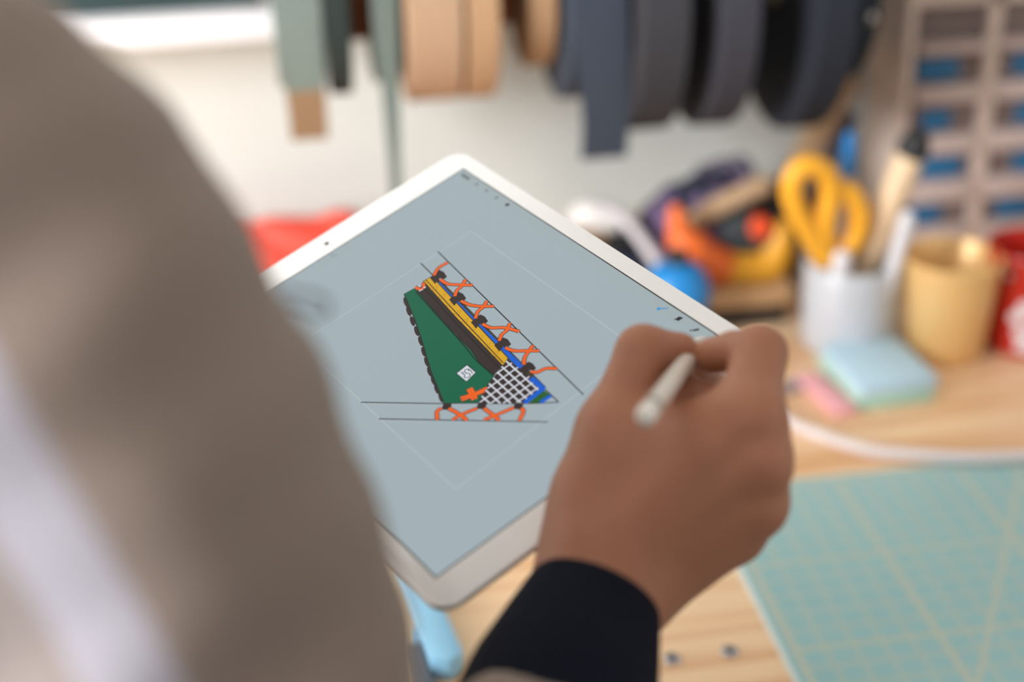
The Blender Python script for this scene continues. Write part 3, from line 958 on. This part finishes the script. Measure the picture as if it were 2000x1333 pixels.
def stick(name, p_top, foot, r, material, label, cat, tip=None, tipm=None, tlen=0.02, flat_=(1, 1)):
    ft = cc+np.array([foot[0], foot[1], 0.0095])
    e = empty(name, ft, label, cat)
    d = p_top-ft; L = np.linalg.norm(d); d /= L
    e1 = L-(tlen if tipm else 0)
    mk('shaft', tube([ft+d*r, ft+d*e1*0.5, ft+d*(e1-r*0.5)], r, 16, flat=flat_), material, e)
    if tipm:
        mk('end_cap', tube([ft+d*(e1-0.0005), ft+d*(e1+tlen*0.5), ft+d*(L-r*0.3)], [r*1.04, r*1.04, r*0.8], 16, flat=flat_), tipm, e)
    return e


stick('brush', O(1796, 260, -.014), (-.012, .006), 0.0155, mat('beech', (238, 208, 170), 0.5), 'round pale wooden handle with dark tip leaning right in the pot', 'brush', tipm=M_dark, tlen=.02)
stick('marker', O(1774, 418, -.046), (.016, -.028), 0.0078, mat('marker_white', (228, 228, 234), 0.35), 'slim white marker leaning far right in the pot', 'marker')
stick('marker', O(1716, 458, -.004), (-.016, -.006), 0.0095, mat('marker_black', (44, 46, 54), 0.4), 'black marker between the scissors and the wooden handle', 'marker')
stick('marker', O(1645, 496, -.030), (-.022, -.012), 0.0105, mat('marker_pearl', (226, 224, 228), 0.35), 'short white marker with rounded end at the front of the pot', 'marker')
stick('pen', O(1660, 262, .018), (.0, .020), 0.0072, mat('pen_grey', (196, 192, 190), 0.4), 'grey pen with bright blue end behind the scissors', 'pen', tipm=mat('pen_blue', (20, 120, 190), 0.35), tlen=.042)
def lean(name, top, foot, r, material, label, cat, flat_):
    d = (top-foot)/np.linalg.norm(top-foot)
    tag(mk(name, tube([foot+d*r*.5, (foot+top)/2, top], r, 16, flat=flat_, up=(0, 1, 0)), material), label, cat)


lean('file', onY(1662, 225, 1.71), onY(1546, 470, 1.675), 0.0095, mat('file_navy', (34, 42, 62), 0.6), 'dark navy handled file leaning behind the scissors', 'file', (.5, 1))
lean('wood_slat', onY(1655, 150, 1.75), onY(1486, 476, 1.69), 0.0185, mat('slat_tan', (208, 170, 130), 0.6), 'flat tan wooden slat leaning toward the parts cabinet', 'slat', (.3, 1))

# ------------------------------------------------------------------ tray of odds and ends
ta, tb = g(1380, 646), g(1578, 628)
TX0, TX1, TY0, TY1 = 0.26, tb[0]-0.02, ta[1], 1.76
tray = empty('wooden_tray', ((TX0+TX1)/2, (TY0+TY1)/2, BENCH_Z), 'low wooden tray, the shadow under its rim built as a black base, holding tape and pouches behind the tablet', 'tray')
mk('base', box(TX0+.004, TX1-.004, TY0+.004, TY1-.004, BENCH_Z, BENCH_Z+.022, .002), M_dark, tray)  # shadow below the wooden rim, built in as a black slab
for q in ((TX0, TX1, TY0, TY0+.010), (TX0, TX1, TY1-.010, TY1), (TX0, TX0+.010, TY0+.010, TY1-.010), (TX1-.010, TX1, TY0+.010, TY1-.010)):
    mk('rim', box(*q, BENCH_Z+.022, BENCH_Z+.046, .0015), M_wood, tray)
TZ = BENCH_Z+.022
# tape dispenser
Y1 = TY0+.055
D = lambda px, py, dy=0.0: onY(px, py, Y1+dy)
td = empty('tape_dispenser', D(1440, 580), 'curved orange and yellow tape dispenser with a dark tape roll in the tray', 'tape dispenser')
M_or = mat('dispenser_orange', (240, 112, 44), 0.4); M_dy = mat('dispenser_yellow', (240, 172, 44), 0.4)
mk('grip', tube(smooth_path([D(1320, 412, -.010), D(1326, 445, -.010), D(1342, 478, -.010), D(1372, 508, -.010), D(1402, 526, -.010)], 6), [.008, .013, .023, .024, .026], 18, flat=(1, 1.1)), M_or, td)
mk('body', tube(smooth_path([D(1398, 522, -.010), D(1425, 532, -.010), D(1462, 532, -.010), D(1498, 518, -.010), D(1520, 480, -.010), D(1526, 444, -.010)], 6), [.0235, .0235, .0235, .023, .017, .010], 18, flat=(1, 1.1)), M_dy, td)
rcn = D(1455, 468, .012)
rl = mk('tape_roll', cyl(rcn+[-.006, -.022, 0], rcn+[.004, .010, 0], .034, seg=36, bev=.002), mat('tape_dark', (44, 54, 58), 0.5), td)
hc = D(1483, 445, -.016)
mk('hub', cyl(hc+[0, -.006, 0], hc+[.003, .012, 0], .0125, seg=24, bev=.002), mat('hub_red', (236, 86, 44), 0.4), rl)
# round blue bottle with black cap
bc = g(1320, 672)
bb = empty('glue_bottle', bc, 'round bright blue squeeze bottle with black cap at the tablet edge', 'bottle')
tz0 = onY(1325, 512, bc[1])[2]-BENCH_Z
zc_ = tz0-.033
prof = [(0, 0), (.024, 0), (.028, .004), (.028, .02)]+[(.036*math.cos(t), zc_+.036*math.sin(t)) for t in np.linspace(-.65, 1.18, 12)]+[(.012, tz0), (0, tz0)]
mk('bottle_body', lathe(prof, bc, 40), mat('bottle_blue', (28, 132, 204), 0.35), bb)
mk('cap', lathe([(0, tz0-.001), (.0115, tz0-.001), (.0115, tz0+.010), (.0095, tz0+.013), (0, tz0+.013)], bc, 28), M_dark, bb)
# pouches and rolls behind
Y2 = TY0+.115
Q = lambda px, py, dy=0.0: onY(px, py, Y2+dy)


def blob(name, pts, h, k, material, label, cat, disp=None, zmin=None):
    o = mk(name, relax(nets([(np.asarray(a), np.asarray(b), r1, r2) for a, b, r1, r2 in pts], h, k, disp, zmin=zmin), 1), material, smooth='all')
    return tag(o, label, cat)


M_nav = mat_pattern('navy_floral', [(0.0, (26, 32, 48)), (0.5, (38, 44, 66)), (0.56, (120, 96, 132)), (0.66, (30, 36, 52)), (0.72, (170, 110, 130))], 42)
blob('floral_pouch', [(Q(1235, 500, .030), Q(1330, 430, .030), .026, .034), (Q(1330, 430, .030), Q(1420, 385, .030), .036, .034), (Q(1300, 520, .030), Q(1430, 520, .030), .034, .036), (Q(1400, 400, .030), Q(1435, 470, .030), .034, .036)], .004, .03, M_nav,
     'navy floral fabric pouch slumped behind the tape dispenser', 'pouch', lambda G: (.0016*np.sin(140*G[..., 0]+90*G[..., 2])).astype(np.float32), TZ+.001)
blob('fabric_bundle', [(Q(1385, 345, .040), Q(1440, 335, .040), .017, .019)], .003, .02, mat_pattern('lilac_floral', [(0, (70, 66, 84)), (.46, (150, 142, 162)), (.58, (90, 84, 104))], 90), 'small lilac grey fabric bundle topping the navy pouch', 'fabric',
     lambda G: (.002*np.sin(210*G[..., 0]+120*G[..., 2])).astype(np.float32))
blob('cotton_scrap', [(Q(1462, 366, -.004), Q(1482, 360, -.004), .010, .011)], .0025, .01, mat('cotton_white', (206, 200, 212), 0.95), 'small crumpled white scrap beside the lilac bundle', 'scrap')
tag(mk('cardboard_tube', tube([Q(1325, 455, -.030), Q(1400, 405, -.034), Q(1490, 362, -.036)], .0125, 20), mat('kraft', (188, 156, 122), 0.8, var=.06)), 'slanted tan cardboard tube lying above the tape dispenser', 'tube')
tag(mk('leather_block', prism([Q(1470, 400, .0), Q(1500, 372, .0), Q(1548, 378, .0), Q(1556, 470, .0), Q(1550, 580, .0), Q(1470, 585, .0)], (0, .05, 0), .003), mat('dark_leather', (66, 46, 36), 0.6, var=.2)), 'dark brown leather block standing at the tray end beside the white pot', 'leather')
tag(mk('dark_sleeve', prism([Q(1515, 420, -.055), Q(1558, 400, -.055), Q(1566, 520, -.055), Q(1545, 598, -.055), Q(1520, 598, -.055)], (0, .03, 0), .003), mat('case_black', (30, 30, 34), 0.5)), 'narrow black case upright between dispenser and white pot', 'case')
tag(mk('purple_spool', cyl(Q(1375, 470, -.035), Q(1412, 442, -.030), .011, seg=24, bev=.002), mat('thread_purple', (120, 80, 132), 0.8)), 'purple thread spool tucked above the orange grip', 'spool')
tag(mk('black_adapter', box(*(lambda c: (c[0]-.022, c[0]+.022, c[1]-.02, c[1]+.02, BENCH_Z+.046, c[2]+.014))(onY(1225, 470, Y2+.02)), .004), M_dark), 'black power adapter behind the tablet edge', 'adapter')
# white cable with plug
wc = [Q(1115, 470, .03), Q(1122, 425, .03), Q(1150, 402, .02), Q(1190, 410, .01), Q(1230, 440, -.005), Q(1262, 480, -.03), Q(1284, 515, -.045), Q(1294, 548, -.052)]
pl = empty('charger_cable', wc[-1], 'thick white charging lead arching up behind the tablet', 'cable')
mk('lead', tube(smooth_path(wc, 7), .0072, 14), mat('lead_white', (206, 200, 204), 0.4), pl)
mk('plug', tube([Q(1140, 418, .02), Q(1165, 420, .018), Q(1200, 432, .012)], [.016, .019, .014], 18), mat('plug_white', (222, 220, 216), 0.4), pl)
# red pouch on the left
rp = [onY(520, 560, 1.70), onY(680, 540, 1.70)]
zt = onY(560, 455, 1.70)[2]
blob('red_pouch', [(np.array([rp[0][0]-.10, 1.72, BENCH_Z+.026]), np.array([rp[1][0]+.02, 1.72, BENCH_Z+.026]), .026, .026), (np.array([rp[0][0]-.09, 1.73, zt-.02]), np.array([rp[1][0], 1.73, zt-.012]), .020, .020),
                   (np.array([rp[0][0]-.09, 1.725, (zt+BENCH_Z)/2]), np.array([rp[1][0]+.01, 1.725, (zt+BENCH_Z)/2]), .026, .026)], .005, .03, mat('red_nylon', (222, 74, 56), 0.6, var=.08, scale=12),
     'soft red nylon pouch lying against the wall left of the tablet', 'pouch', lambda G: (.003*np.sin(70*G[..., 0]+160*G[..., 2])).astype(np.float32), BENCH_Z+.001)

# ------------------------------------------------------------------ webbing rolls on a rod
ROD_Y, ROD_Z = WALL_Y-0.205, 1.285
rod = empty('hanging_rod', (0.3, ROD_Y, ROD_Z), 'horizontal steel rod on the wall threading the webbing rolls', 'rod')
rx0, rx1 = onY(520, 60, ROD_Y)[0], onY(1712, 60, ROD_Y)[0]
mk('bar', cyl((rx0-.01, ROD_Y, ROD_Z), (rx1+.01, ROD_Y, ROD_Z), .008, seg=16), M_metal, rod)
for x in (rx0-.004, rx1+.004):
    mk('bracket', join(box(x-.003, x+.003, ROD_Y-.014, WALL_Y-.003, ROD_Z-.014, ROD_Z+.014), box(x-.003, x+.003, WALL_Y-.006, WALL_Y-.0005, ROD_Z-.05, ROD_Z+.05)), M_metal, rod, smooth=False)
RZ = ROD_Z-.024
INV = RCW.T


def proj(p):
    v = INV @ (np.asarray(p)-CAM)
    return 1000+F_PX*v[0]/v[2], 666.5+F_PX*v[1]/v[2]


def solve_radius(xw, bottom):
    lo, hi = .03, .198
    for _ in range(40):
        R = (lo+hi)/2
        yb = max(proj((xw, ROD_Y+R*math.cos(a), RZ+R*math.sin(a)))[1] for a in np.linspace(0, 2*math.pi, 72))
        lo, hi = (R, hi) if yb < bottom else (lo, R)
    return (lo+hi)/2


def ring(x0, x1, R, r, seg=56, bev=.0012):
    prof = [(x0+bev, R), (x0, R-bev), (x0, r), (x1, r), (x1, R-bev), (x1-bev, R)]
    a = np.linspace(0, 2*math.pi, seg, endpoint=False); V = []; Fc = []
    for x, q in prof:
        V.append(np.stack([np.full(seg, x), ROD_Y+q*np.cos(a), RZ+q*np.sin(a)], 1))
    n = len(prof)
    for i in range(n):
        j = (i+1) % n
        for s in range(seg):
            s2 = (s+1) % seg
            Fc.append([i*seg+s, j*seg+s, j*seg+s2, i*seg+s2])
    return np.concatenate(V), Fc


C_sage, C_dkg, C_tan, C_rust, C_slate, C_blk, C_dslate = (116, 128, 122), (32, 44, 42), (176, 144, 116), (120, 70, 44), (54, 63, 77), (24, 26, 31), (52, 52, 58)
ROLLS = [  # left px, right px, bottom px, colour, tail bottom px, tail range px, label, hub radius
    (542, 638, 168, C_sage, 273, (566, 640), 'leftmost roll of sage green webbing with a brown tipped hanging end', .030),
    (646, 692, 184, C_dkg, None, None, 'dark bottle green webbing roll right of the sage roll', .030),
    (700, 738, 78, C_rust, None, None, 'small rust brown webbing roll beside the dark green roll', .028),
    (740, 788, 160, (104, 116, 110), 420, (764, 786), 'narrow sage green webbing roll with a long thin hanging end', .030),
    (803, 912, 196, C_tan, None, None, 'wide tan webbing roll, left of the tan pair', .030),
    (922, 984, 190, (176, 140, 106), None, None, 'narrower tan webbing roll, right of the tan pair', .030),
    (992, 1036, 48, C_rust, None, None, 'small dark brown roll right of the tan pair', .028),
    (1052, 1104, 128, (172, 136, 102), None, None, 'small tan roll pressed against the long slate strap', .028),
    (1118, 1226, 190, C_slate, 309, (1138, 1228), 'slate blue webbing roll with a wide strap end hanging lowest', .030),
    (1242, 1332, 253, C_dslate, None, None, 'charcoal webbing roll right of the hanging slate strap', .030),
    (1392, 1464, 244, (56, 56, 66), None, None, 'grey violet webbing roll showing a dark left side', .030),
    (1572, 1640, 250, (28, 34, 46), None, None, 'large black webbing roll showing its round left side', .034),
    (1662, 1716, 156, (40, 50, 62), None, None, 'rightmost dark slate webbing roll with a steel pin', .030),
]
for (pl_, pr_, bt, colr, tb_, tr_, lab_, hub) in ROLLS:
    Yf = ROD_Y-.12
    x0, x1 = onY(pl_, 130, Yf)[0], onY(pr_, 130, Yf)[0]
    R_ = solve_radius((x0+x1)/2, bt)
    e = empty('webbing_roll', ((x0+x1)/2, ROD_Y, RZ-R_), lab_, 'webbing roll', 'webbing rolls on the rod')
    mm_ = mat('webbing_%d_%d_%d' % colr, colr, 0.85, var=.06, scale=60, bump=.4, bscale=900)
    mk('wound_webbing', ring(x0, x1, R_, hub), mm_, e)
    # cardboard core, resting on the rod
    a_ = np.linspace(0, 2*math.pi, 40, endpoint=False)
    mk('core', ring(x0+.001, x1-.001, hub-.0003, hub-.0036), mat('core_card', (176, 150, 118), 0.85), e)
    # coil lines on the flank: proud rings
    for fr in (.45, .62, .79, .93):
        q = hub+(R_-hub)*fr
        mk('coil', ring(x0-.0009, x0+.0006, q, q-(R_-hub)*.07, 40, .0004), mm_, e)
    if tb_:
        Yt = ROD_Y-R_*1.0-.001
        xa, xb = onY(tr_[0], tb_-30, Yt+.02)[0], onY(tr_[1], tb_-30, Yt+.02)[0]
        zb = onY((tr_[0]+tr_[1])/2, tb_, Yt+.03)[2]
        zt_ = RZ+.02
        split = 0.62 if colr == C_sage else 1.0
        n = 14
        def strip(t0, t1):
            V, Fc = [], []
            for k in range(n+1):
                t = t0+(t1-t0)*k/n
                z = zt_+(zb-zt_)*t; y = Yt+.03*t*t
                wl_, wr_ = x0+(xa-x0)*min(1, t*1.3), x1+(xb-x1)*min(1, t*1.3)
                for (xx, yy) in ((wl_, y), (wr_, y), (wr_, y+.0018), (wl_, y+.0018)):
                    V.append((xx, yy, z))
            for k in range(n):
                for s in range(4):
                    s2 = (s+1) % 4
                    Fc.append([k*4+s, (k+1)*4+s, (k+1)*4+s2, k*4+s2])
            Fc.append([0, 1, 2, 3]); Fc.append([n*4+3, n*4+2, n*4+1, n*4])
            return np.array(V), Fc
        mk('loose_end', strip(0, split), mm_, e, smooth=False)
        if split < 1:
            mk('strap_tip', strip(split, 1), mat('tip_brown', (140, 112, 84), 0.85), e, smooth=False)
    if 'pin' in lab_:
        p_ = onY(1700, 34, ROD_Y-R_-.002)
        mk('pin', lathe([(0, -.006), (.004, -.005), (.006, 0), (.004, .005), (0, .006)], p_, 16), M_metal, e)

# ------------------------------------------------------------------ white shelf with dark green box
shY0 = WALL_Y-.135
sx1 = onY(545, 50, shY0)[0]
szb = onY(380, 88, shY0)[2]
sh = mk('wall_shelf', box(sx1-.62, sx1, shY0, WALL_Y-.0005, szb, szb+.030, .002), M_white)
tag(sh, 'thick white floating wall shelf at the upper left, left of the webbing', 'shelf')
gb = onY(512, 10, shY0+.05)
tag(mk('green_box', box(sx1-.50, gb[0], shY0+.035, WALL_Y-.02, szb+.030, szb+.16, .003), mat('box_green', (44, 62, 62), 0.7)), 'dark teal box standing on the white wall shelf', 'box')

# ------------------------------------------------------------------ parts cabinet
cbY = 1.664
CW, CH = 0.0, 0.0
cx0 = onY(1772, 200, cbY)[0]
xA0, xA1 = onY(1782, 230, cbY)[0], onY(1912, 230, cbY)[0]
xB0 = onY(1938, 230, cbY)[0]
pitch_x = xB0-xA0; cw = xA1-xA0
rows = [(onY(1850, t, cbY)[2], onY(1850, b_, cbY)[2]) for t, b_ in ((12, 84), (108, 166), (205, 262), (303, 352), (396, 440))]
ncol = 4
ctop = rows[0][0]+.10
cab = empty('parts_cabinet', (xA0+.2, 1.70, BENCH_Z), 'beige plastic parts cabinet with rows of small clear drawers at the right', 'cabinet')
M_bei = mat('cabinet_beige', (218, 198, 186), 0.5); M_bei2 = mat('cabinet_lip', (204, 184, 178), 0.45)
xe = xA0+pitch_x*ncol
xl = xA0-.012
bk = cbY+.112
mk('side_panel', box(xl-.004, xl+.008, cbY-.002, bk, BENCH_Z, ctop, .002), M_bei, cab)
mk('side_panel', box(xe-.012, xe, cbY-.002, bk, BENCH_Z, ctop, .002), M_bei, cab)
mk('back_panel', box(xl+.008, xe-.012, bk-.008, bk-.001, BENCH_Z+.002, ctop-.002), M_bei, cab)
mk('top_panel', box(xl+.008, xe-.012, cbY, bk, ctop-.01, ctop, .001), M_bei, cab)
mk('plinth', box(xl+.008, xe-.012, cbY, bk-.01, BENCH_Z, rows[-1][1]-.030, .001), M_bei, cab)
for j in range(1, ncol):
    xd = xA0+pitch_x*j-(pitch_x-cw)
    mk('divider', box(xd, xd+(pitch_x-cw), cbY, bk-.01, BENCH_Z+.01, ctop-.01, .001), M_bei, cab)
M_clr = mat('drawer_clear', (150, 132, 128), 0.25, alpha=0.55)
M_in = mat('drawer_inside', (96, 84, 84), 0.6)
M_blu = mat('drawer_blue', (30, 110, 158), 0.5)
rowsx = [(rows[0][0]+.062, rows[0][1]+.062)]+rows if False else rows
shape = {0: None, 1: (.03, .66, .10, .92), 2: (.16, .60, .08, .88), 3: (.20, .84, .05, .92), 4: (.0, .58, .05, .95)}
for j in range(ncol):
    for i, (zt_, zb_) in enumerate(rows):
        X0 = xA0+pitch_x*j+.001; X1 = X0+cw-.002
        nxt = rows[i+1][0] if i+1 < len(rows) else zb_-.030
        dr = mk('drawer', join(box(X0, X1, cbY+.010, cbY+.095, zb_+.001, zb_+.004), box(X0, X0+.002, cbY+.010, cbY+.095, zb_+.004, zt_-.006),
                               box(X1-.002, X1, cbY+.010, cbY+.095, zb_+.004, zt_-.006), box(X0, X1, cbY+.093, cbY+.095, zb_+.004, zt_-.006)), M_in, cab, smooth=False)
        mk('drawer_front', box(X0, X1, cbY+.006, cbY+.009, zb_+.001, zt_-.002), M_clr, dr, smooth=False)
        mk('drawer_pull', box(X0-.0005, X1+.0005, cbY-.006, cbY+.012, nxt+.002, zb_, .003), M_bei2, dr)
        if shape[i]:
            u0, u1, v0, v1 = shape[i]; hh = zt_-zb_; ww = X1-X0
            if j == 1: u0, u1 = u0+.22, min(.97, u1+.25)
            mk('blue_label', box(X0+max(.002, ww*u0), X0+min(ww-.002, ww*u1), cbY+.0045, cbY+.0062, zb_+.001+hh*v0, zb_+hh*v1-.002, .0004), M_blu, dr)
mk('inner_panel', box(xl+.008, xe-.012, cbY+.097, bk-.009, rows[-1][1], ctop-.012), M_in, cab, smooth=False)
mk('top_fascia', box(xl+.008, xe-.012, cbY, cbY+.02, rows[0][0]+.001, ctop-.01), M_bei, cab, smooth=False)
